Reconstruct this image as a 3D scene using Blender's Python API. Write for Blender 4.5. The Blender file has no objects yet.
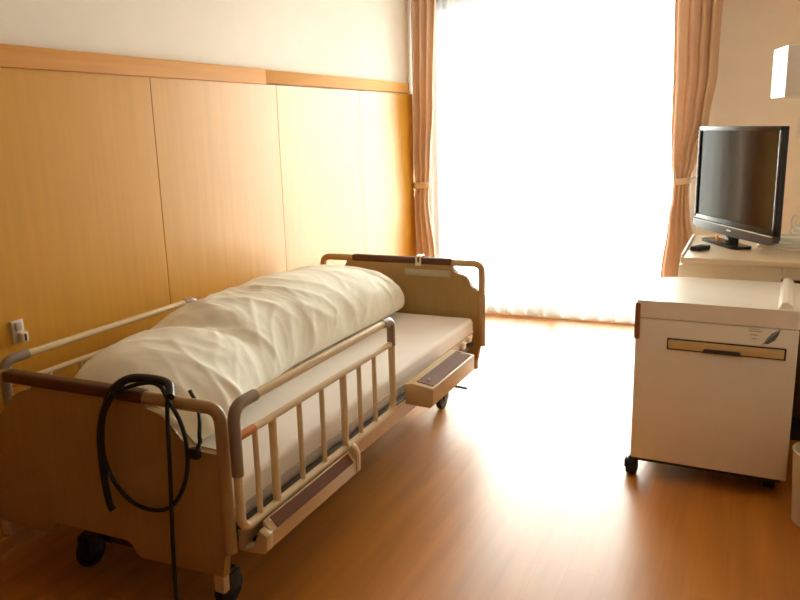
import bpy, bmesh, math, random
from mathutils import Vector, Matrix, noise
R = math.radians
PI = math.pi
random.seed(7)
sc = bpy.context.scene
col = sc.collection

# ------------------------------------------------------------------ camera
FPX, YAW, PIT, ROL, CAMH = 771.854, R(24.753), R(12.661), R(-1.535), 1.505
cy, sy = math.cos(YAW), math.sin(YAW)
fw = Vector((-sy*math.cos(PIT), cy*math.cos(PIT), -math.sin(PIT)))
r0 = Vector((cy, sy, 0)); u0 = r0.cross(fw)
rt = math.cos(ROL)*r0 + math.sin(ROL)*u0
up = -math.sin(ROL)*r0 + math.cos(ROL)*u0
cam = bpy.data.objects.new('camera', bpy.data.cameras.new('camera'))
cam.matrix_world = Matrix(((rt.x, up.x, -fw.x, 0), (rt.y, up.y, -fw.y, 0), (rt.z, up.z, -fw.z, CAMH), (0, 0, 0, 1)))
cam.data.sensor_width = 36; cam.data.lens = FPX/800*36; cam.data.clip_start = .02
col.objects.link(cam); sc.camera = cam

# ------------------------------------------------------------------ light
SKY, EXPO = 16.0, 1.16
w = bpy.data.worlds.new('overcast_sky'); sc.world = w; w.use_nodes = True
nt = w.node_tree; nt.nodes.clear()
out = nt.nodes.new('ShaderNodeOutputWorld'); bg = nt.nodes.new('ShaderNodeBackground')
tc = nt.nodes.new('ShaderNodeTexCoord'); sp = nt.nodes.new('ShaderNodeSeparateXYZ'); rp = nt.nodes.new('ShaderNodeValToRGB')
mr = nt.nodes.new('ShaderNodeMapRange'); mr.inputs[1].default_value = -1; mr.inputs[2].default_value = 1
nt.links.new(tc.outputs['Generated'], sp.inputs[0]); nt.links.new(sp.outputs['Z'], mr.inputs[0])
nt.links.new(mr.outputs[0], rp.inputs[0]); nt.links.new(rp.outputs[0], bg.inputs[0]); nt.links.new(bg.outputs[0], out.inputs[0])
rp.color_ramp.elements[0].position = .46; rp.color_ramp.elements[0].color = (.52, .53, .53, 1)
rp.color_ramp.elements[1].position = .54; rp.color_ramp.elements[1].color = (.94, 1, .97, 1)
bg.inputs[1].default_value = SKY
WX0, WX1, WZ0, WZ1, WY = -2.36, -.46, .06, 2.47, 5.86
pl = bpy.data.lights.new('window_portal', 'AREA'); pl.shape = 'RECTANGLE'; pl.size = WX1-WX0; pl.size_y = WZ1-WZ0
po = bpy.data.objects.new('window_portal', pl); col.objects.link(po)
po.location = ((WX0+WX1)/2, WY+.16, (WZ0+WZ1)/2); po.rotation_euler = (R(-90), 0, 0)
pl.cycles.is_portal = True
vs = sc.view_settings
sc.display_settings.display_device = 'sRGB'
vs.view_transform = 'Standard'; vs.look = 'None'; vs.gamma = 1; vs.use_curve_mapping = False; vs.exposure = EXPO
cyc = sc.cycles
cyc.use_denoising = True; cyc.max_bounces = 12; cyc.diffuse_bounces = 8; cyc.glossy_bounces = 5
cyc.transmission_bounces = 8; cyc.transparent_max_bounces = 16; cyc.caustics_reflective = False; cyc.caustics_refractive = False
cyc.sample_clamp_indirect = 12

# ------------------------------------------------------------------ materials
def mat(name, c, rough=.5, spec=.5, metal=0, vary=0, scale=(8, 8, 8), bump=0, bscale=40, coat=0):
    m = bpy.data.materials.new(name); m.use_nodes = True
    n = m.node_tree; b = n.nodes['Principled BSDF']
    b.inputs['Base Color'].default_value = (*c, 1); b.inputs['Roughness'].default_value = rough
    b.inputs['Specular IOR Level'].default_value = spec; b.inputs['Metallic'].default_value = metal
    if coat: b.inputs['Coat Weight'].default_value = coat; b.inputs['Coat Roughness'].default_value = .1
    t = n.nodes.new('ShaderNodeTexCoord'); mp = n.nodes.new('ShaderNodeMapping'); mp.inputs['Scale'].default_value = scale
    n.links.new(t.outputs['Object'], mp.inputs[0])
    nz = n.nodes.new('ShaderNodeTexNoise'); nz.inputs['Scale'].default_value = 1; nz.inputs['Detail'].default_value = 5
    n.links.new(mp.outputs[0], nz.inputs['Vector'])
    v = vary or .03
    rmp = n.nodes.new('ShaderNodeValToRGB')
    rmp.color_ramp.elements[0].position = .3; rmp.color_ramp.elements[1].position = .7
    rmp.color_ramp.elements[0].color = (*[x*(1-v) for x in c], 1)
    rmp.color_ramp.elements[1].color = (*[min(1, x*(1+v)) for x in c], 1)
    n.links.new(nz.outputs['Fac'], rmp.inputs[0]); n.links.new(rmp.outputs[0], b.inputs['Base Color'])
    if bump:
        bn = n.nodes.new('ShaderNodeTexNoise'); bn.inputs['Scale'].default_value = bscale; bn.inputs['Detail'].default_value = 3
        n.links.new(t.outputs['Object'], bn.inputs['Vector'])
        bp = n.nodes.new('ShaderNodeBump'); bp.inputs['Strength'].default_value = bump; bp.inputs['Distance'].default_value = .004
        n.links.new(bn.outputs['Fac'], bp.inputs['Height']); n.links.new(bp.outputs[0], b.inputs['Normal'])
    return m

def floor_mat():
    m = mat('floor_wood', (.52, .20, .026), .38, .5, 0, .16, (14, 1.1, 1))
    n = m.node_tree; b = n.nodes['Principled BSDF']
    t = n.nodes.new('ShaderNodeTexCoord'); mp = n.nodes.new('ShaderNodeMapping'); mp.inputs['Rotation'].default_value = (0, 0, R(90))
    n.links.new(t.outputs['Object'], mp.inputs[0])
    br = n.nodes.new('ShaderNodeTexBrick'); br.inputs['Scale'].default_value = 1
    br.inputs['Brick Width'].default_value = 1.2; br.inputs['Row Height'].default_value = .10; br.inputs['Mortar Size'].default_value = .0015
    br.inputs['Color1'].default_value = (.96, .96, .96, 1); br.inputs['Color2'].default_value = (1.04, 1.03, 1.02, 1); br.inputs['Mortar'].default_value = (.9, .88, .86, 1)
    n.links.new(mp.outputs[0], br.inputs['Vector'])
    old = b.inputs['Base Color'].links[0].from_socket
    mx = n.nodes.new('ShaderNodeMix'); mx.data_type = 'RGBA'; mx.blend_type = 'MULTIPLY'; mx.inputs[0].default_value = 1
    n.links.new(old, mx.inputs[6]); n.links.new(br.outputs['Color'], mx.inputs[7]); n.links.new(mx.outputs[2], b.inputs['Base Color'])
    return m

def sheer_mat():
    m = bpy.data.materials.new('sheer_voile'); m.use_nodes = True; n = m.node_tree; n.nodes.clear()
    o = n.nodes.new('ShaderNodeOutputMaterial'); a = n.nodes.new('ShaderNodeBsdfTransparent'); b = n.nodes.new('ShaderNodeBsdfTranslucent')
    d = n.nodes.new('ShaderNodeBsdfDiffuse'); m1 = n.nodes.new('ShaderNodeMixShader'); m2 = n.nodes.new('ShaderNodeMixShader')
    b.inputs[0].default_value = (.95, .93, .9, 1); d.inputs[0].default_value = (.9, .88, .84, 1)
    a.inputs[0].default_value = (1, .98, .95, 1)
    wv = n.nodes.new('ShaderNodeTexNoise'); wv.inputs['Scale'].default_value = 6
    m1.inputs[0].default_value = .35; m2.inputs[0].default_value = .45
    n.links.new(b.outputs[0], m1.inputs[1]); n.links.new(d.outputs[0], m1.inputs[2])
    n.links.new(a.outputs[0], m2.inputs[1]); n.links.new(m1.outputs[0], m2.inputs[2]); n.links.new(m2.outputs[0], o.inputs[0])
    return m

def cloth_mat(name, c, trans=.25, vary=.04, bump=.15, bscale=300):
    m = mat(name, c, .9, .1, 0, vary, (5, 5, 5), bump, bscale)
    n = m.node_tree; b = n.nodes['Principled BSDF']; o = [x for x in n.nodes if x.type == 'OUTPUT_MATERIAL'][0]
    if trans:
        t = n.nodes.new('ShaderNodeBsdfTranslucent'); t.inputs[0].default_value = (*c, 1)
        mx = n.nodes.new('ShaderNodeMixShader'); mx.inputs[0].default_value = trans
        n.links.new(b.outputs[0], mx.inputs[1]); n.links.new(t.outputs[0], mx.inputs[2]); n.links.new(mx.outputs[0], o.inputs[0])
    return m

def glass_mat():
    m = bpy.data.materials.new('window_glass'); m.use_nodes = True; n = m.node_tree; n.nodes.clear()
    o = n.nodes.new('ShaderNodeOutputMaterial'); a = n.nodes.new('ShaderNodeBsdfTransparent'); g = n.nodes.new('ShaderNodeBsdfGlossy')
    g.inputs['Roughness'].default_value = .02; f = n.nodes.new('ShaderNodeFresnel'); f.inputs[0].default_value = 1.45
    x = n.nodes.new('ShaderNodeMixShader'); a.inputs[0].default_value = (.94, .96, .95, 1)
    n.links.new(f.outputs[0], x.inputs[0]); n.links.new(a.outputs[0], x.inputs[1]); n.links.new(g.outputs[0], x.inputs[2]); n.links.new(x.outputs[0], o.inputs[0])
    return m

M = dict(
    floor=floor_mat(), sheer=sheer_mat(), glass=glass_mat(),
    wall=mat('wallpaper_cream', (.84, .79, .70), .85, .2, 0, .02, (6, 6, 6), .15, 160),
    ceil=mat('ceiling_board', (.90, .88, .84), .9, .2),
    panel=mat('wood_panel', (.60, .29, .022), .39, .45, 0, .05, (30, 30, 1.5)),
    trim=mat('wood_trim', (.56, .25, .05), .6, .12, 0, .08, (40, 1.5, 40)),
    trim2=mat('wood_trim_pale', (.66, .34, .09), .6, .12, 0, .06, (40, 1.5, 40)),
    alu=mat('aluminium_frame', (.6, .58, .55), .4, .5, .7),
    curtain=cloth_mat('curtain_cloth', (.80, .63, .47), .35, .05),
    tie=cloth_mat('tieback_cloth', (.86, .74, .60), .25),
    board=mat('board_laminate', (.38, .24, .08), .42, .4, 0, .05, (60, 60, 4)),
    boardframe=mat('board_frame', (.43, .28, .12), .38, .5),
    grip=mat('brown_grip', (.10, .038, .018), .5, .3, 0, .1),
    rail=mat('rail_enamel', (.66, .52, .31), .3, .5),
    sleeve=mat('rail_sleeve', (.26, .20, .15), .35, .5),
    frame=mat('bed_frame_beige', (.58, .43, .24), .4, .5),
    strip=mat('cover_strip_brown', (.15, .052, .02), .6, .12, 0, .1),
    dark=mat('dark_metal', (.05, .045, .04), .5, .4),
    black=mat('black_rubber', (.012, .012, .013), .45, .4),
    mattress=cloth_mat('mattress_sheet', (.87, .83, .79), 0, .02),
    matside=cloth_mat('mattress_cover', (.60, .49, .37), 0, .03),
    duvet=cloth_mat('duvet_cover', (.88, .88, .78), 0, .025),
    fridge=mat('fridge_enamel', (.90, .86, .76), .32, .5, 0, .02),
    fridgetop=mat('fridge_lid', (.88, .83, .74), .28, .5),
    slot=mat('slot_yellow', (.66, .50, .25), .4, .4),
    outline=mat('slot_outline', (.06, .045, .035), .5, .3),
    blue=mat('leaf_blue', (.13, .17, .24), .5, .3),
    grey=mat('print_grey', (.48, .42, .36), .6, .3),
    cabinet=mat('cabinet_beige', (.78, .66, .48), .35, .5, 0, .03),
    cabtop=mat('cabinet_top', (.74, .60, .42), .25, .5),
    white=mat('white_plastic', (.82, .80, .76), .35, .5),
    cream=mat('cream_plastic', (.72, .64, .50), .4, .5),
    tvblack=mat('tv_gloss_black', (.012, .012, .014), .25, .35),
    tvgrey=mat('tv_bezel_grey', (.05, .05, .052), .35, .4, .0),
    screen=mat('tv_screen', (.008, .007, .007), .08, .5),
    yellow=mat('yellow_sticker', (.75, .42, .04), .5),
    cable=mat('white_cable', (.86, .84, .78), .45),
    backwood=mat('dark_wood_and_shade', (.16, .08, .035), .5, .3, 0, .1, (20, 20, 1)),  # back wall wood, also the painted shade in the cabinet recess
    orange=mat('orange_mark', (.60, .20, .05), .4),
    wallgrey=mat('lamp_front', (.78, .75, .68), .5, .4),
)

# ------------------------------------------------------------------ helpers
def obj(name, bm, m, parent=None, ang=35, loc=None):
    bmesh.ops.recalc_face_normals(bm, faces=bm.faces[:])
    me = bpy.data.meshes.new(name); bm.to_mesh(me); bm.free()
    for p in me.polygons: p.use_smooth = True
    me.set_sharp_from_angle(angle=R(ang))
    for q in (m if isinstance(m, (list, tuple)) else [m]): me.materials.append(q)
    o = bpy.data.objects.new(name, me); col.objects.link(o)
    if parent: o.parent = parent
    if loc: o.location = loc
    return o
def tag(o, label=None, cat=None, group=None, kind=None):
    if label: o['label'] = label
    if cat: o['category'] = cat
    if group: o['group'] = group
    if kind: o['kind'] = kind
    return o
def thing(name, label, cat, loc=(0, 0, 0), rz=0, group=None):
    o = bpy.data.objects.new(name, None); col.objects.link(o); o.empty_display_size = .1
    o.location = loc; o.rotation_euler = (0, 0, rz)
    return tag(o, label, cat, group)
def struct(name, bm, m, parent=None):
    o = obj(name, bm, m, parent)
    if not parent: o['kind'] = 'structure'
    return o
def new(): return bmesh.new()
def box(bm, a, b, bev=0, seg=2, mi=0):
    x0, y0, z0 = [min(p, q) for p, q in zip(a, b)]; x1, y1, z1 = [max(p, q) for p, q in zip(a, b)]
    v = [bm.verts.new(p) for p in ((x0, y0, z0), (x1, y0, z0), (x1, y1, z0), (x0, y1, z0), (x0, y0, z1), (x1, y0, z1), (x1, y1, z1), (x0, y1, z1))]
    fs = [bm.faces.new([v[i] for i in q]) for q in ((3, 2, 1, 0), (4, 5, 6, 7), (0, 1, 5, 4), (1, 2, 6, 5), (2, 3, 7, 6), (3, 0, 4, 7))]
    for f in fs: f.material_index = mi
    if bev:
        es = list({e for f in fs for e in f.edges})
        bmesh.ops.bevel(bm, geom=es, offset=bev, segments=seg, profile=.5, affect='EDGES', material=mi)
    return bm
def prism(bm, pts, fn, d0, d1, bev=0, mi=0):
    """polygon pts (a,b) extruded from depth d0 to d1; fn(a,b,d)->xyz"""
    A = [bm.verts.new(fn(a, b, d0)) for a, b in pts]; B = [bm.verts.new(fn(a, b, d1)) for a, b in pts]
    f1 = bm.faces.new(A[::-1]); f2 = bm.faces.new(B); n = len(pts)
    side = [bm.faces.new((A[i], A[(i+1) % n], B[(i+1) % n], B[i])) for i in range(n)]
    for f in [f1, f2]+side: f.material_index = mi
    if bev:
        es = list(set(f1.edges) | set(f2.edges))
        bmesh.ops.bevel(bm, geom=es, offset=bev, segments=2, profile=.5, affect='EDGES', material=mi)
    return bm
def fillet(path, r, n=6):
    P = [Vector(p) for p in path]; o = [P[0]]
    for i in range(1, len(P)-1):
        a = (P[i-1]-P[i]); b = (P[i+1]-P[i]); rr = min(r, a.length*.49, b.length*.49)
        s = P[i]+a.normalized()*rr; e = P[i]+b.normalized()*rr
        for k in range(n+1):
            t = k/n; o.append(s*(1-t)**2+P[i]*2*t*(1-t)+e*t*t)
    o.append(P[-1]); return o
def spline(pts, n=8, closed=False):
    P = [Vector(p) for p in pts]; o = []; N = len(P)
    g = (lambda i: P[i % N]) if closed else (lambda i: P[max(0, min(N-1, i))])
    for i in range(N if closed else N-1):
        a, b, c, d = g(i-1), g(i), g(i+1), g(i+2)
        for k in range(n):
            t = k/n
            o.append(.5*((2*b)+(c-a)*t+(2*a-5*b+4*c-d)*t*t+(3*b-a-3*c+d)*t**3))
    if not closed: o.append(P[-1])
    return o
def tube(bm, path, r, seg=12, closed=False, caps=True, flat=1, mi=0):
    P = [Vector(p) for p in path]; N = len(P); rings = []; nrm = None
    for i, p in enumerate(P):
        if closed: t = (P[(i+1) % N]-P[i-1])
        else: t = P[min(i+1, N-1)]-P[max(i-1, 0)]
        t.normalize()
        if nrm is None:
            nrm = t.orthogonal() if abs(t.z) > .9 else t.cross(Vector((0, 0, 1))).cross(t)
            if abs(t.z) > .9: nrm = Vector((1, 0, 0))-t*t.x
        nrm = (nrm-t*nrm.dot(t)).normalized(); bi = t.cross(nrm)
        rr = r[i] if isinstance(r, (list, tuple)) else r
        rings.append([bm.verts.new(p+(nrm*math.cos(2*PI*k/seg)+bi*math.sin(2*PI*k/seg)*flat)*rr) for k in range(seg)])
    for i in range(N if closed else N-1):
        a, b = rings[i], rings[(i+1) % N]
        for k in range(seg): bm.faces.new((a[k], a[(k+1) % seg], b[(k+1) % seg], b[k])).material_index = mi
    if caps and not closed: bm.faces.new(rings[0][::-1]).material_index = mi; bm.faces.new(rings[-1]).material_index = mi
    return bm
def disc_lathe(bm, prof, c, axis='Z', seg=24):
    """prof [(r,h)] turned about axis through c"""
    rings = []
    for r, h in prof:
        ring = []
        for k in range(seg):
            a = 2*PI*k/seg; p, q = r*math.cos(a), r*math.sin(a)
            v = {'Z': (p, q, h), 'X': (h, p, q), 'Y': (p, h, q)}[axis]
            ring.append(bm.verts.new(Vector(c)+Vector(v)))
        rings.append(ring)
    for a, b in zip(rings, rings[1:]):
        for k in range(seg): bm.faces.new((a[k], a[(k+1) % seg], b[(k+1) % seg], b[k]))
    bm.faces.new(rings[0][::-1]); bm.faces.new(rings[-1])
    return bm
def lerp(tbl, x):
    if x <= tbl[0][0]: return tbl[0][1]
    for (a, p), (b, q) in zip(tbl, tbl[1:]):
        if x <= b:
            t = (x-a)/(b-a); t = t*t*(3-2*t)
            return p+(q-p)*t
    return tbl[-1][1]

# ------------------------------------------------------------------ room shell
XL, XR, YB, YF, ZC = -2.45, .44, -1.9, 5.86, 2.62
struct('floor', box(new(), (XL-.15, YB-.15, -.1), (XR+.15, YF+.22, 0)), M['floor'])
struct('ceiling', box(new(), (XL-.15, YB-.15, ZC), (XR+.15, YF+.22, ZC+.1)), M['ceil'])
struct('wall_left', box(new(), (XL-.15, YB-.15, 0), (XL, YF+.22, ZC)), M['wall'])
struct('wall_right', box(new(), (XR, YB-.15, 0), (XR+.15, YF+.22, ZC)), M['wall'])
struct('wall_back', box(new(), (XL, YB-.15, 0), (XR, YB, ZC)), M['backwood'])
b = new()
box(b, (XL, YF, 0), (WX0, YF+.2, ZC)); box(b, (WX1, YF, 0), (XR, YF+.2, ZC))
box(b, (WX0, YF, WZ1), (WX1, YF+.2, ZC)); box(b, (WX0, YF, 0), (WX1, YF+.2, .03))
struct('wall_front', b, M['wall'])
# wooden wainscot on the left wall: separate boards, fine shadow gaps between them
ys = [YB]+[2.737+.993*k for k in range(-4, 3)]+[5.64]
for i, (a, c) in enumerate(zip(ys, ys[1:])):
    struct('trim_%d' % (i+1), box(new(), (XL, a+.0015, .06), (XL+.014, c-.0015, 1.745), .001, 1), M['panel'])
n0 = len(ys)
struct('trim_%d' % n0, box(new(), (XL, YB, 1.745), (XL+.026, 3.62, 1.823), .003), M['trim'])
struct('trim_%d' % (n0+1), box(new(), (XL, 3.621, 1.752), (XL+.024, 5.53, 1.822), .003), M['trim2'])
struct('baseboard_left', box(new(), (XL, YB, 0), (XL+.018, 5.53, .06), .002), M['trim'])
struct('baseboard_right', box(new(), (XR-.012, YB, 0), (XR, YF, .06), .002), M['trim'])
struct('baseboard_front', box(new(), (WX1+.03, YF-.012, 0), (XR-.012, YF, .06), .002), M['trim'])
# window_1 : two sliding glass doors
win = thing('window_1', None, None, (0, 0, 0)); win['kind'] = 'structure'
b = new()
for x0, x1 in ((WX0, WX0+.04), (WX1-.04, WX1)): box(b, (x0, YF+.03, .03), (x1, YF+.15, WZ1), .003)
box(b, (WX0, YF+.03, WZ1-.04), (WX1, YF+.15, WZ1), .003); box(b, (WX0, YF+.03, .03), (WX1, YF+.15, .06), .003)
obj('window_frame', b, M['alu'], win)
xm = (WX0+WX1)/2
for x0, x1, yy in ((WX0+.04, xm+.03, YF+.06), (xm-.03, WX1-.04, YF+.10)):
    b = new()
    box(b, (x0, yy, .06), (x0+.045, yy+.03, WZ1-.04), .003); box(b, (x1-.045, yy, .06), (x1, yy+.03, WZ1-.04), .003)
    box(b, (x0, yy, .06), (x1, yy+.03, .13), .003); box(b, (x0, yy, WZ1-.09), (x1, yy+.03, WZ1-.04), .003)
    s = obj('sash', b, M['alu'], win)
    obj('glass_pane', box(new(), (x0+.04, yy+.012, .12), (x1-.04, yy+.018, WZ1-.08)), M['glass'], s)

# unseen balcony added outside: its floor, and an overhang that blocks the high sky
struct('floor_balcony', box(new(), (XL-2, YF+.22, -.12), (XR+2, YF+1.6, -.02)), M['ceil'])
struct('sky_block_overhang', box(new(), (XL-2, YF+.22, 2.66), (XR+2, YF+1.6, 2.80)), M['ceil'])

# ------------------------------------------------------------------ curtains
def drape(xl, xr, yc, amp, nf, z0, z1, nz=60, nx=160, seed=0, wob=.15):
    bm = new(); rows = []
    for j in range(nz+1):
        z = z0+(z1-z0)*j/nz; a, c = xl(z), xr(z); row = []
        for i in range(nx+1):
            s = i/nx
            ph = 2*PI*nf*(s+.03*math.sin(5*s+seed)+wob*.06*noise.noise(Vector((s*3, z*.8, seed))))
            y = yc+amp(z)*(math.sin(ph)+.25*math.sin(2*ph+seed+z*.5))
            x = a+(c-a)*s+.35*amp(z)*math.cos(ph)*min(1, 8*s, 8*(1-s))*.6
            row.append(bm.verts.new((x, y, z)))
        rows.append(row)
    for a, c in zip(rows, rows[1:]):
        for i in range(nx): bm.faces.new((a[i], a[i+1], c[i+1], c[i]))
    return bm
def solidify(o, t):
    md = o.modifiers.new('thickness', 'SOLIDIFY'); md.thickness = t; md.offset = 0
rl = thing('curtain_rail', 'double white curtain rail above the window, just over the top of the view', 'curtain rail', (0, YF, 2.5))
b = new(); box(b, (-2.43, -.285, .004), (-.2, -.165, .025), .003); box(b, (-2.43, -.12, .004), (-.2, -.05, .025), .003); obj('track', b, M['white'], rl)
for x in (-2.4, -1.3, -.25): obj('bracket', box(new(), (x-.012, -.22, .022), (x+.012, 0, .035)), M['white'], rl)
CY = 5.66
lc = thing('curtain', 'beige pink curtain tied back at the left of the window beside the wood panelling', 'curtain', (-2.33, CY-.065, 0), group=None)
xl = lambda z: lerp([(.02, -2.432), (.9, -2.430), (1.06, -2.420), (1.2, -2.428), (1.6, -2.431), (2.5, -2.431)], z)+2.33
xr_ = lambda z: lerp([(.02, -2.25), (.5, -2.262), (.95, -2.31), (1.06, -2.305), (1.2, -2.29), (1.7, -2.255), (2.5, -2.225)], z)+2.33
am = lambda z: lerp([(.02, .04), (.8, .036), (1.06, .026), (1.3, .035), (2.5, .04)], z)
o = obj('curtain_cloth', drape(xl, xr_, 0, am, 3.6, .03, 2.5, seed=1.3), M['curtain'], lc, 80); solidify(o, .004)
def tieband(x0, x1, yc, z, tilt, h=.045):
    bm = new(); n = 40; rows = [[], [], [], []]
    for k in range(n):
        a = 2*PI*k/n; cx = (x0+x1)/2; rx = (x1-x0)/2
        x = cx+rx*math.copysign(abs(math.cos(a))**.7, math.cos(a)); y = yc+.047*math.copysign(abs(math.sin(a))**.7, math.sin(a))
        zz = z+tilt*(x-cx)
        for row, (s, q) in zip(rows, ((1.0, -h/2), (1.0, h/2), (.93, h/2), (.93, -h/2))):
            row.append(bm.verts.new((cx+(x-cx)*s, yc+(y-yc)*s, zz+q)))
    for j in range(4):
        p, q = rows[j], rows[(j+1) % 4]
        for k in range(n): bm.faces.new((p[k], p[(k+1) % n], q[(k+1) % n], q[k]))
    return bm
obj('tieback', tieband(-2.429+2.33, -2.285+2.33, 0, 1.055, .05), M['tie'], lc)
rc = thing('curtain', 'beige pink curtain tied back at the right of the window behind the television', 'curtain', (-.4, CY, 0))
xl = lambda z: lerp([(.02, -.60), (.45, -.568), (.8, -.535), (1.0, -.515), (1.09, -.510), (1.2, -.53), (1.5, -.545), (2.5, -.565)], z)+.4
xr_ = lambda z: lerp([(.02, -.33), (.5, -.35), (1.0, -.41), (1.09, -.41), (1.25, -.37), (1.5, -.31), (1.8, -.275), (2.5, -.265)], z)+.4
o = obj('curtain_cloth', drape(xl, xr_, 0, am, 4.2, .03, 2.5, seed=2.1), M['curtain'], rc, 80); solidify(o, .004)
obj('tieback', tieband(-.515+.4, -.40+.4, 0, 1.09, .12), M['tie'], rc)
b = new(); tube(b, spline([(.0, 0, 1.10), (.05, .03, 1.115), (.075, .12, 1.12), (.08, .192, 1.12)]), .012, 10); obj('tieback_loop', b, M['white'], rc)
for nm, lab, x0, x1, sd in (('l', 'white sheer curtain covering the left half of the bright window', -2.40, -1.475, .4),
                            ('r', 'white sheer curtain covering the right half of the bright window', -1.49, -.36, 2.2)):
    t = thing('sheer_curtain', lab, 'sheer curtain', ((x0+x1)/2, 5.775, 0)); cx = (x0+x1)/2
    zb = .035
    o = obj('sheer_cloth', drape(lambda z: x0-cx, lambda z: x1-cx, 0, lambda z: .014+.006*(2.5-z)/2.5, 9, zb, 2.5, 40, 240, seed=sd), M['sheer'], t, 80)

# ------------------------------------------------------------------ bed
BX = -1.771
bed = thing('hospital_bed', 'beige adjustable care bed with brown grips on head and foot boards by the panelled wall', 'bed', (BX, 1.6, 0))
def BL(x, y, z): return (x, y, z)
def board(yf, name, grip0, grip1, lab=None):
    """yf: local y of the face towards the camera"""
    th = .036; y0, y1 = yf, yf+th; W = .5
    foot = name == 'footboard'
    def cv(s):
        if foot: return [(s*.225, .756), (s*.228, .738), (s*.262, .733), (s*.292, .724), (s*.315, .706), (s*.335, .684), (s*.352, .660), (s*.372, .641), (s*.40, .634), (s*.466, .632)]
        return [(s*.322, .772), (s*.325, .742), (s*.345, .728), (s*.375, .725), (s*.400, .712), (s*.415, .692), (s*.424, .668), (s*.434, .650), (s*.450, .643), (s*.466, .642)]
    pts = cv(1)+[(.485, .642), (.485, .335), (.468, .325), (.462, .255), (.15, .25), (.135, .262), (.125, .292), (.105, .302),
           (-.185, .302), (-.205, .292), (-.215, .262), (-.23, .25), (-.462, .255), (-.468, .325), (-.485, .335), (-.485, .642)]+cv(-1)[::-1]
    b = new(); prism(b, pts, lambda a, z, d: (a, d, z), y0+.003, y1-.003, .004)
    p = obj(name, b, M['board'], bed)
    b = new(); zt = .766 if foot else .783
    path = fillet([(-.483, y0+th/2, .335), (-.483, y0+th/2, zt), (.483, y0+th/2, zt), (.483, y0+th/2, .335)], .045, 8)
    tube(b, path, .0185, 14); obj('board_frame', b, M['boardframe'], p)
    b = new(); box(b, (grip0, y0-.004, zt-.014), (grip1, y1+.004, zt+.022), .009, 3); obj('grip', b, M['grip'], p)
    for s in (-1, 1):
        b = new(); box(b, (s*.44-.018, y0+.004, .20), (s*.44+.018, y1-.004, .27), .004); obj('board_leg', b, M['frame'], p)
    return p
fb = board(-.018, 'footboard', -.345, .222)
hb = board(2.222, 'headboard', -.285, .318)
b = new(); box(b, (.045, 2.213, .706), (.315, 2.222, .742), .003); obj('label_strip', b, mat('strip_greygreen', (.42, .36, .24), .35), hb)
b = new()
tube(b, fillet([(.118, 2.212, .775), (.118, 2.212, .813), (.118, 2.268, .813), (.118, 2.268, .775)], .012), .006, 8)
tube(b, fillet([(.140, 2.212, .775), (.140, 2.212, .813), (.140, 2.268, .813), (.140, 2.268, .775)], .012), .006, 8)
box(b, (.112, 2.206, .762), (.146, 2.212, .780), .002)
clip = obj('board_clip', b, M['cream'], hb)
# side beams, deck, lower frame
for s in (1, -1):
    b = new(); box(b, (s*.485, .03, .322), (s*.505, 1.70, .392), .006); obj('side_beam', b, M['frame'], bed)
    b = new(); box(b, (s*.47, .03, .392), (s*.500, 1.70, .400), .002); obj('beam_top', b, M['dark'], bed)
b = new(); box(b, (-.455, .05, .34), (.455, 2.19, .372), .01); obj('mattress_deck', b, M['dark'], bed)
def cover(y0, y1, sec, brown, s=1, cap0=True, h=0):
    b = new(); prism(b, sec, lambda a, z, d: (s*(a-BX), d, z), y0, y1, .004)
    c = obj('side_cover', b, M['frame'], bed)
    (xa, za), (xb, zb) = brown
    n = Vector((zb-za, 0, -(xb-xa))).normalized(); n = n if n.x+n.z > 0 else -n; e = .003
    b = new(); q = [(xa, za), (xb, zb), (xb+n.x*e, zb+n.z*e), (xa+n.x*e, za+n.z*e)]
    prism(b, q, lambda a, z, d: (s*(a-BX), d, z), y0+.03, y1-.022)
    obj('cover_strip', b, M['strip'], c)
    return c
near_sec = [(-1.265, .325), (-1.2, .328), (-1.186, .342), (-1.184, .388), (-1.208, .418), (-1.214, .418), (-1.217, .34), (-1.265, .338)]
far_sec = [(-1.265, .376), (-1.155, .370), (-1.142, .382), (-1.140, .455), (-1.232, .470), (-1.265, .464)]
for s in (1, -1):
    c = cover(.055, .575, near_sec, ((-1.1845, .3885), (-1.2075, .4173)), s)
    for ya, yb_, cs in ((.025, .06, [(-1.265, .325), (-1.198, .33), (-1.182, .345), (-1.18, .39), (-1.206, .405), (-1.217, .39), (-1.218, .345), (-1.265, .34)]),
                        (.573, .605, [(-1.265, .325), (-1.198, .330), (-1.182, .345), (-1.180, .41), (-1.192, .436), (-1.205, .440), (-1.217, .42), (-1.218, .345), (-1.265, .34)])):
        b = new(); prism(b, cs,
                         lambda a, z, d: (s*(a-BX), d, z), ya, yb_, .008); obj('cover_cap', b, M['frame'], c)
    b = new(); box(b, (s*.508, .07, .339), (s*.553, .57, .346), .001); obj('gap_shade_strip', b, M['black'], bed)  # black strip stands in for the shade in the gap behind the cover
    c = cover(1.17, 1.69, far_sec, ((-1.150, .4566), (-1.224, .4687)), s)
    for yy in (1.25, 1.64):
        b = new(); disc_lathe(b, [(.006, 0), (.006, .003), (.003, .005)], (s*(-1.19-BX), yy, .466), 'Z', 12); obj('cover_screw', b, M['cream'], c)
b = new()
for s in (1, -1): box(b, (s*.20-.025, .18, .12), (s*.20+.025, 2.12, .17), .004)
for yy in (.18, 1.12, 2.07): box(b, (-.30, yy, .125), (.30, yy+.05, .165), .004)
obj('base_frame', b, M['dark'], bed)
b = new(); box(b, (-.30, .50, .175), (.30, 1.95, .30), .01); obj('light_block_box', b, M['dark'], bed)  # added dark box, blocks light under the bed to darken the floor
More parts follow.
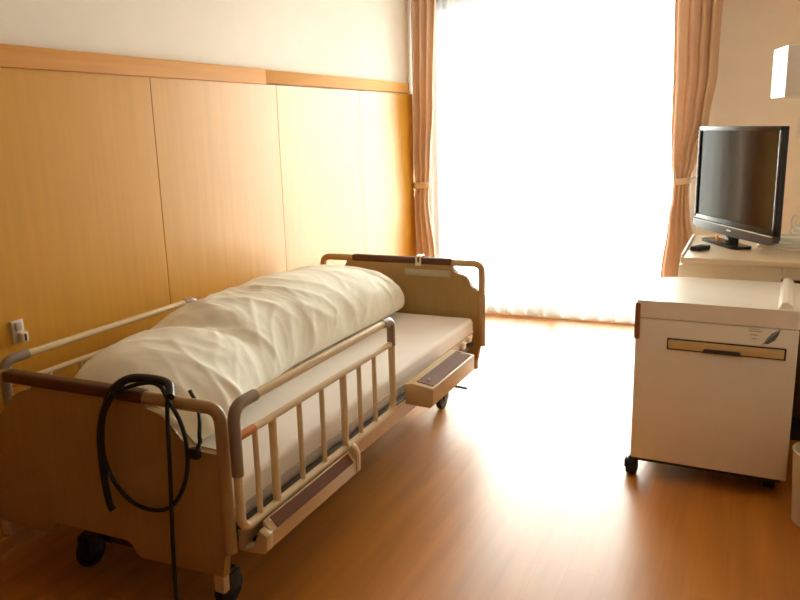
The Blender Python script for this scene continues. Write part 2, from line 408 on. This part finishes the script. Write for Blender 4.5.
for yy in (.55, 1.75):
    for s in (1, -1):
        b = new(); prism(b, [(yy-.12, .15), (yy-.07, .15), (yy+.12, .34), (yy+.07, .34)], lambda a, z, d: (d, a, z), s*.25-.015, s*.25+.015)
        obj('lift_arm', b, M['dark'], bed)
for s in (1, -1):
    for yy in (.20, 2.10):
        b = new(); box(b, (s*.30-.02, yy-.02, .10), (s*.30+.02, yy+.02, .13)); 
        box(b, (s*.30-.03, yy-.03, .055), (s*.30-.018, yy+.03, .12), .004); box(b, (s*.30+.018, yy-.03, .055), (s*.30+.03, yy+.03, .12), .004)
        k = obj('caster', b, M['dark'], bed)
        b = new(); disc_lathe(b, [(.035, -.017), (.056, -.014), (.06, -.006), (.06, .006), (.056, .014), (.035, .017)], (s*.30, yy, .06), 'X'); obj('wheel', b, M['black'], k)
b = new(); tube(b, fillet([(.30, 2.16, .115), (.36, 2.17, .11), (.42, 2.17, .105)], .02), .007, 8); obj('brake_pedal', b, M['dark'], bed)
for yy, z, r in ((1.98, .402, .020), (2.07, .412, .017), (1.84, .400, .012)):
    b = new(); disc_lathe(b, [(r, 0), (r, .012), (r*.7, .018)], (.462, yy, z), 'X', 14); obj('mattress_stop', b, M['cream'], bed)

mt = obj('mattress', box(new(), (-2.226, 1.662, .374), (-1.318, 3.79, .500), .022, 4), M['mattress'])
tag(mt, 'flat pale mattress in a white sheet lying on the care bed', 'mattress')
# seam and cover showing on the lower part of the mattress side
b = new(); tube(b, fillet([(-2.228, 1.66, .425), (-1.316, 1.66, .425), (-1.316, 3.792, .425), (-2.228, 3.792, .425)], .02), .003, 6); s_ = obj('piping', b, M['matside'], mt)

# duvet: a long rolled bundle on the wall side of the mattress
top = [(1.67, .66), (1.70, .72), (1.76, .775), (1.87, .805), (2.06, .803), (2.2, .81), (2.45, .848), (2.7, .862), (2.95, .858), (3.25, .83), (3.45, .80), (3.6, .765), (3.7, .725), (3.78, .69)]
xlft = [(1.67, -1.98), (1.74, -2.04), (1.9, -2.13), (2.2, -2.18), (2.6, -2.17), (3.0, -2.19), (3.5, -2.18), (3.7, -2.15), (3.78, -2.10)]
xrgt = [(1.67, -1.66), (1.72, -1.57), (1.85, -1.50), (2.05, -1.53), (2.3, -1.61), (2.6, -1.65), (3.0, -1.655), (3.4, -1.655), (3.6, -1.665), (3.73, -1.69), (3.78, -1.72)]
def lin(t, x):
    if x <= t[0][0]: return t[0][1]
    for (a, p), (c, q) in zip(t, t[1:]):
        if x <= c: return p+(q-p)*(x-a)/(c-a)
    return t[-1][1]
def smooth(t, x, w=.05): return sum(lin(t, x+w*k/3) for k in range(-3, 4))/7
def ridged(v, s):
    n = noise.noise(v+Vector((s, s*1.7, -s))); return 1-2.0*(math.sqrt(n*n+.0025)-.05)
def duvet():
    bm = new(); NY, NA = 260, 120; rows = []
    for j in range(NY+1):
        t = j/NY; t = .5-.5*math.cos(PI*t) if False else t
        y = 1.672+(3.762-1.672)*t
        e = min(1, (y-1.672)/.05, (3.762-y)/.09); e = max(.0, e); e = math.sqrt(max(0, 1-(1-e)**2))
        w = .05*min(1, e+.15)
        a, c, h = smooth(xlft, y, .06), smooth(xrgt, y, .06), smooth(top, y, .04)
        cx, hw, hh = (a+c)/2, (c-a)/2*(.55+.45*e), (h-.503)*(.45+.55*e)
        row = []
        for i in range(NA+1):
            th = PI*(1.42-1.84*i/NA)
            ct, st = math.cos(th), math.sin(th)
            ex = 2/2.35
            x = cx+hw*math.copysign(abs(ct)**ex, ct); z = .503+hh*(.40+(.60*st**ex if st >= 0 else -.40*(-st)**.72))
            nx, nz = ct*hh, st*hw; l = math.hypot(nx, nz) or 1; nx /= l; nz /= l
            P = Vector((x, y, z))
            arc = i/NA*1.25
            # soft pillows and drawn folds
            q = Vector((arc*2.2+y*.9, y*2.1-arc*1.2, .3))
            d = .020*noise.noise(q*1.25)
            wrp = Vector((arc, y, 0))+.10*Vector((noise.noise(Vector((arc*3, y*3, 5))), noise.noise(Vector((arc*3, y*3, 9))), 0))
            f1 = ridged(Vector((wrp.x*2.0+wrp.y*1.6, wrp.y*5.5-wrp.x*4.0, 0)), 1.0)
            f2 = ridged(Vector((wrp.x*3.0-wrp.y*2.2, wrp.y*8.0+wrp.x*6.0, 3)), 4.0)
            f3 = ridged(Vector((wrp.x*9.0+wrp.y*5, wrp.y*15-wrp.x*9, 7)), 2.0)
            msk = .35+.65*max(0, min(1, .5+1.5*noise.noise(Vector((arc*2.5, y*2.2, 17)))))
            d += msk*(.013*max(0, f1)**2.6+.006*max(0, f2)**2.6)+.002*msk*max(0, f3)**2
            # pinch between the big near lump and the long roll
            g = (y-(2.16+.25*(arc-.45))); d -= .032*math.exp(-(g/.06)**2)*max(0, st)
            d *= min(1, max(0, st+.55)*1.6)*(.3+.7*e)
            row.append(bm.verts.new((x+nx*d, y, max(.502, z+nz*d))))
        rows.append(row)
    for a, c in zip(rows, rows[1:]):
        for i in range(NA): bm.faces.new((a[i], a[i+1], c[i+1], c[i]))
        bm.faces.new((a[NA], a[0], c[0], c[NA]))
    bm.faces.new(rows[0]); bm.faces.new(rows[-1][::-1])
    return bm
dv = obj('duvet', duvet(), M['duvet'], None, 60)
tag(dv, 'pale cream duvet rolled lengthwise into a long bundle on the mattress', 'duvet')

# bed rails
def bed_rail(name, lab, x, ya, yb, zt, zm, zl, legs=True):
    r = thing(name, lab, 'bed rail', (x, ya, 0), group=None); L = yb-ya; rr = .0135
    b = new(); tube(b, fillet([(0, .0, zt-.18), (0, 0, zt), (0, L, zt), (0, L, zl), (0, 0, zl), (0, 0, zt-.18)], .045, 7), rr, 12); obj('rail_frame', b, M['rail'], r)
    b = new(); tube(b, fillet([(0, 0, zt-.20), (0, 0, zt), (0, .10, zt)], .05, 8), .0175, 14); obj('corner_sleeve', b, M['sleeve'], r)
    b = new(); tube(b, fillet([(0, L-.07, zt), (0, L, zt), (0, L, zt-.10)], .045, 8), .0165, 14); obj('corner_sleeve', b, M['sleeve'], r)
    b = new(); tube(b, [(0, .005, zm), (0, L-.005, zm)], .011, 10); mb = obj('middle_bar', b, M['rail'], r)
    b = new(); tube(b, [(0, .012, zm), (0, .085, zm)], .0125, 10); obj('end_mark', b, M['orange'], mb)
    for yy, thick in ((.09, 0), (.178, 1), (.325, 0), (.462, 0), (.608, 1), (.725, 0), (.845, 0)):
        b = new(); tube(b, [(0, yy, zm), (0, yy, .360 if thick else zl)], .0125 if thick else .0085, 10)
        obj('mounting_post' if thick else 'rail_bar', b, M['rail'], r)
    return r
bed_rail('bed_rail', 'beige metal bed rail with upright bars standing on the near side of the bed', -1.236, 1.590, 2.590, .783, .690, .418)
bed_rail('bed_rail', 'beige metal bed rail between the bed and the panelled wall', -2.303, 1.735, 2.745, .756, .668, .418)

# black power cable coiled over the footboard
def F(u, z, y=1.566): return (BX+u, y, z)
cb = thing('power_cable', 'black power cable coiled and hung over the top of the footboard', 'cable', (0, 0, 0))
b = new()
loop = [F(.225, .812, 1.594), F(.155, .788, 1.562), F(.108, .735, 1.560), F(.080, .655, 1.562), F(.076, .575, 1.562), F(.098, .505, 1.564), F(.15, .452, 1.566),
        F(.22, .434, 1.566), F(.295, .450, 1.566), F(.345, .50, 1.566), F(.378, .575, 1.566), F(.386, .655, 1.566), F(.372, .725, 1.566), F(.335, .782, 1.568), F(.285, .812, 1.592)]
tube(b, spline(loop, 8, True), .0062, 10, closed=True)
obj('cable_coil', b, M['black'], cb)
b = new(); tube(b, spline([F(.155, .79, 1.551), F(.112, .735, 1.549), F(.086, .66, 1.549), F(.078, .57, 1.549), F(.080, .49, 1.550), F(.086, .43, 1.552), F(.094, .412, 1.554)]), .0105, 10)
tube(b, spline([F(.11, .745, 1.560), F(.14, .792, 1.560), F(.18, .822, 1.585), F(.25, .826, 1.60), F(.31, .818, 1.60), F(.345, .795, 1.565)]), .0125, 10)
obj('cable_bundle', b, M['black'], cb)
b = new(); tube(b, spline([F(.33, .812, 1.598), F(.335, .79, 1.566), F(.332, .72, 1.560), F(.325, .60, 1.560), F(.316, .45, 1.558), F(.306, .30, 1.558), F(.30, .12, 1.56), F(.295, .008, 1.57)]), .0062, 10)
obj('hanging_cord', b, M['black'], cb)
b = new(); tube(b, spline([F(.35, .79, 1.640), F(.372, .765, 1.634), F(.392, .735, 1.622), F(.41, .715, 1.60), F(.424, .69, 1.578), F(.428, .67, 1.572), F(.415, .648, 1.571)]), .0058, 10); obj('plug_cord', b, M['black'], cb)
b = new(); box(b, (BX+.396, 1.558, .622), (BX+.426, 1.580, .655), .005); obj('plug', b, M['black'], cb)

# ------------------------------------------------------------------ fridge on casters
fr = thing('bedside_refrigerator', 'beige refrigerator cabinet on casters standing in front of the television cabinet', 'refrigerator', (-.412, 3.222, 0), R(-2.2))
FW, FD = .604, .55
def rrect(x0, y0, x1, y1, rs, n=8):
    """rounded rect, radii rs for corners (x0y0, x1y0, x1y1, x0y1)"""
    pts = []
    for (cx, cy_, a0), r in zip(((x0, y0, 180), (x1, y0, 270), (x1, y1, 0), (x0, y1, 90)), rs):
        sx = 1 if cx == x0 else -1; sy_ = 1 if cy_ == y0 else -1
        for k in range(n+1):
            a = R(a0+90*k/n); pts.append((cx+sx*r+r*math.cos(a), cy_+sy_*r+r*math.sin(a)))
    return pts
b = new(); prism(b, rrect(.004, .025, FW-.004, FD, (.01, .01, .01, .10)), lambda a, c, d: (a, c, d), .085, .712, .003); obj('cabinet_body', b, M['fridge'], fr)
b = new(); box(b, (0, 0, .088), (FW, .03, .708), .006, 3); dr = obj('door', b, M['fridge'], fr)
b = new(); prism(b, rrect(0, -.001, FW+.002, FD+.01, (.012, .012, .02, .15), 10), lambda a, c, d: (a, c, d), .712, .784, .009); ld = obj('lid', b, M['fridgetop'], fr)
b = new(); prism(b, [(0.0, .784), (.022, .784), (.055, .783), (.05, .80), (.03, .812), (.012, .808)], lambda a, z, d: (.525+a, d, z), .02, FD-.02, .004)
obj('lid_rim', b, M['fridgetop'], ld)
# slot for the pull-out board
b = new(); box(b, (.128, -.004, .586), (.566, .004, .634), .002); so = obj('slot_frame', b, M['outline'], fr)
b = new(); box(b, (.134, -.009, .592), (.559, .003, .628), .002); sb = obj('pull_out_board', b, M['slot'], so)
b = new(); prism(b, [(.262, .588), (.412, .588), (.402, .604), (.272, .604)], lambda a, z, d: (a, d, z), -.016, -.002, .002); obj('pull_handle', b, M['outline'], sb)
b = new(); box(b, (-.005, -.006, .618), (.018, .03, .772), .006, 3); obj('latch_handle', b, mat('latch_brown', (.30, .12, .05), .35), fr)
# leaf mark and small print on the door
leaf = [(.0, 0), (.012, .022), (.03, .045), (.058, .066), (.052, .04), (.040, .018), (.018, .002)]
b = new(); prism(b, leaf, lambda a, z, d: (.482+a, d, .632+.012+z), -.0028, .0, 0); lf = obj('leaf_mark', b, M['blue'], dr)
b = new(); tube(b, [(.478, -.003, .640), (.505, -.0035, .672), (.536, -.003, .706)], .0015, 6); obj('leaf_vein', b, M['grey'], lf)
b = new()
for z, x0, x1 in ((.698, .43, .47), (.690, .43, .478), (.676, .435, .462), (.660, .44, .458)): box(b, (x0, -.0008, z), (x1, .002, z+.0035))
obj('small_print', b, M['grey'], dr)
b = new(); box(b, (.02, .03, .066), (FW-.02, FD-.02, .086)); obj('plinth', b, M['dark'], fr)
for x, y in ((.004, .03), (FW-.06, .12), (.03, FD-.06), (FW-.06, FD-.06)):
    b = new(); box(b, (x-.014, y-.016, .05), (x+.014, y+.016, .086), .003); box(b, (x-.027, y-.034, .040), (x-.022, y+.01, .075), .002)
    k = obj('caster', b, M['dark'], fr)
    b = new()
    disc_lathe(b, [(.020, -.024), (.033, -.021), (.036, -.012), (.036, .012), (.033, .021), (.020, .024)], (x, y, .036), 'X', 24)
    obj('wheel', b, M['black'], k)

# ------------------------------------------------------------------ TV cabinet, television, small things
CZ = .862
cbn = thing('television_cabinet', 'low beige cabinet under the television against the right wall', 'cabinet', (-.30, 3.86, 0))
CW, CD = .735, .78
b = new(); box(b, (.008, .012, .05), (.44, CD, .832), .003); obj('cabinet_body', b, M['cabinet'], cbn)
b = new(); box(b, (.441, .012, .775), (CW, CD, .832), .003); obj('apron', b, M['cabinet'], cbn)
b = new(); box(b, (.441, .20, .05), (CW, CD, .774), .002); obj('recess_shade_panel', b, M['backwood'], cbn)  # dark board colour stands in for deep shade in the open recess
b = new(); box(b, (0, 0, .832), (CW, CD, CZ), .006, 3); tp = obj('cabinet_top', b, M['cabtop'], cbn)
b = new(); box(b, (0.0, .02, CZ-.003), (.014, CD-.01, CZ+.010), .004, 3); obj('edge_rim', b, M['white'], tp)
for z0, z1 in ((.07, .42), (.43, .65), (.66, .82)):
    b = new(); box(b, (-.008, .03, z0), (.010, CD-.03, z1), .003); d = obj('drawer' if z0 > .1 else 'cabinet_door', b, M['cabinet'], cbn)
    b = new(); box(b, (-.022, CD/2-.06, z1-.06), (-.006, CD/2+.06, z1-.045), .004); obj('handle', b, M['alu'], d)
b = new(); box(b, (.03, .03, 0), (CW, CD-.02, .05)); obj('plinth', b, M['dark'], cbn)

# television: local x along the screen, local -y faces the bed
TL, TR = Vector((-.289, 4.60)), Vector((.104, 3.905)); tc_ = (TL+TR)/2; dvv = TR-TL; TW = dvv.length
tv = thing('television', 'black flat screen television turned towards the bed on the beige cabinet', 'television', (tc_.x, tc_.y, CZ+.001), math.atan2(dvv.y, dvv.x))
Z0, Z1 = .052, .600; h = TW/2
b = new(); box(b, (-h, 0, Z0+.03), (h, .025, Z1), .006, 3); prism(b, [(-h+.05, .05), (h-.05, .05), (h-.12, .085), (-h+.12, .085)], lambda a, d, z: (a, d-.018, z), Z0+.08, Z1-.06, .006)
hs = obj('housing', b, M['tvblack'], tv)
b = new()
for x0, x1, z0, z1 in ((-h, -h+.022, Z0+.05, Z1), (h-.022, h, Z0+.05, Z1), (-h, h, Z1-.022, Z1), (-h, h, Z0+.05, Z0+.078)): box(b, (x0, -.010, z0), (x1, .004, z1), .003)
obj('bezel', b, M['tvblack'], tv)
b = new(); box(b, (-h+.02, -.002, Z0+.075), (h-.02, .004, Z1-.02)); obj('screen', b, M['screen'], tv)
b = new(); prism(b, [(-h, Z0+.052), (h, Z0+.052), (h, Z0+.022), (h-.04, Z0+.006), (0, Z0), (-h+.04, Z0+.006), (-h, Z0+.022)], lambda a, z, d: (a, d, z), -.016, .02, .004); lb = obj('lower_bezel', b, M['tvgrey'], tv)
b = new(); box(b, (-.02, -.0175, Z0+.026), (.02, -.015, Z0+.034)); obj('maker_plate', b, M['white'], lb)
b = new(); box(b, (-h+.01, -.0175, Z0+.047), (h-.01, -.014, Z0+.051)); obj('chrome_line', b, M['alu'], lb)
b = new(); prism(b, rrect(-.24, -.045, .11, .06, (.02, .02, .02, .02)), lambda a, c, d: (a, c, d), 0, .014, .005); sbs = obj('stand_base', b, M['tvblack'], tv)
b = new(); box(b, (-.085, .012, .012), (.0, .045, .10), .006); obj('stand_neck', b, M['tvblack'], tv)
b = new(); box(b, (-.125, -.020, .013), (-.098, -.014, .045), .002); obj('energy_sticker', b, M['yellow'], sbs)

b = new(); prism(b, rrect(-.026, -.05, .026, .05, (.01, .01, .01, .01)), lambda a, c, d: (a, c, d), 0, .022, .005)
rm = thing('remote_control', 'small black remote control lying at the left end of the cabinet top', 'remote control', (-.228, 4.10, CZ+.001), R(-35))
obj('remote_body', b, M['black'], rm)
b = new()
for i in range(4):
    for j in range(2): box(b, (-.014+.018*j, -.036+.018*i, .021), (-.004+.018*j, -.024+.018*i, .0245), .001)
obj('buttons', b, M['dark'], rm)

# white cables in a loose bundle at the right
wc = thing('cable_bundle', 'loose bundle of white cables on the cabinet top at the right end of the television', 'cable', (.15, 4.095, CZ+.001))
random.seed(3)
for k in range(5):
    b = new(); o1 = random.uniform(-.01, .01); o2 = random.uniform(-.012, .012); z = .008+.014*k
    pts = [(.10+o1, .20+o2, z), (-.05+o1, .19+o2, z+.004), (-.105+o1, .145+o2, z+.006), (-.10+o2, .09+o1, z+.010), (-.04+o1, .055+o2, z+.006), (.05+o2, .06+o1, z), (.12+o1, .10+o2, z+.006), (.17, .14+o1, z+.01)]
    if k == 3: pts += [(.12, .19, .07), (.045, .20, .10), (.03, .20, .14), (.05, .19, .165), (.12, .19, .17)]
    if k == 4: pts += [(.10, .17, .07), (.03, .17, .075), (.05, .18, .115), (.08, .18, .10), (.05, .17, .06)]
    tube(b, spline(pts, 8), .0072, 8); obj('cord', b, M['cable'], wc)

# wall light and small box on the window wall, right of the curtain
wl = thing('wall_light', 'white box shaped wall light fixed to the right wall above the television', 'wall light', (XR, 3.95, 1.583))
b = new(); prism(b, [(0, 0), (-.402, 0), (-.352, -.22), (0, -.22)], lambda a, d, z: (a, d, z), 0, .212, .006); obj('light_shade', b, M['white'], wl)
b = new(); box(b, (-.345, -.2235, .006), (-.004, -.2195, .206), .001); obj('front_cover', b, M['wallgrey'], wl)
ws = thing('wall_switch', 'small white wall plate at the right edge below the wall light', 'wall switch', (.222, YF, 1.37))
b = new(); box(b, (0, -.012, 0), (.075, 0, .12), .004); obj('cover_plate', b, M['white'], ws)
b = new(); box(b, (.02, -.018, .02), (.055, -.010, .10), .003); obj('rocker', b, M['cream'], ws)

# wall outlet left
ol = thing('wall_outlet', 'small cream wall outlet with a plug on the panelling near the bed foot', 'wall outlet', (XL+.014, 1.91, .745))
b = new(); box(b, (0, -.026, .02), (.009, .026, .105), .003); obj('cover_plate', b, M['cream'], ol)
b = new(); box(b, (.008, -.014, .066), (.018, .012, .096), .003); obj('socket', b, M['grey'], ol)
b = new(); box(b, (.008, -.008, .022), (.034, .022, .06), .005); obj('plug', b, M['cream'], ol)
b = new(); box(b, (.0335, .003, .028), (.0355, .011, .054)); obj('plug_slot', b, M['outline'], ol)

# pale bin at the right edge beside the fridge
bn = thing('waste_bin', 'pale waste bin at the right edge of the view beside the refrigerator', 'waste bin', (.292, 3.06, 0))
b = new(); disc_lathe(b, [(.075, 0), (.08, .004), (.095, .28), (.098, .29), (.090, .29), (.075, .012)], (0, 0, 0), 'Z', 32); obj('bin_body', b, M['cream'], bn)
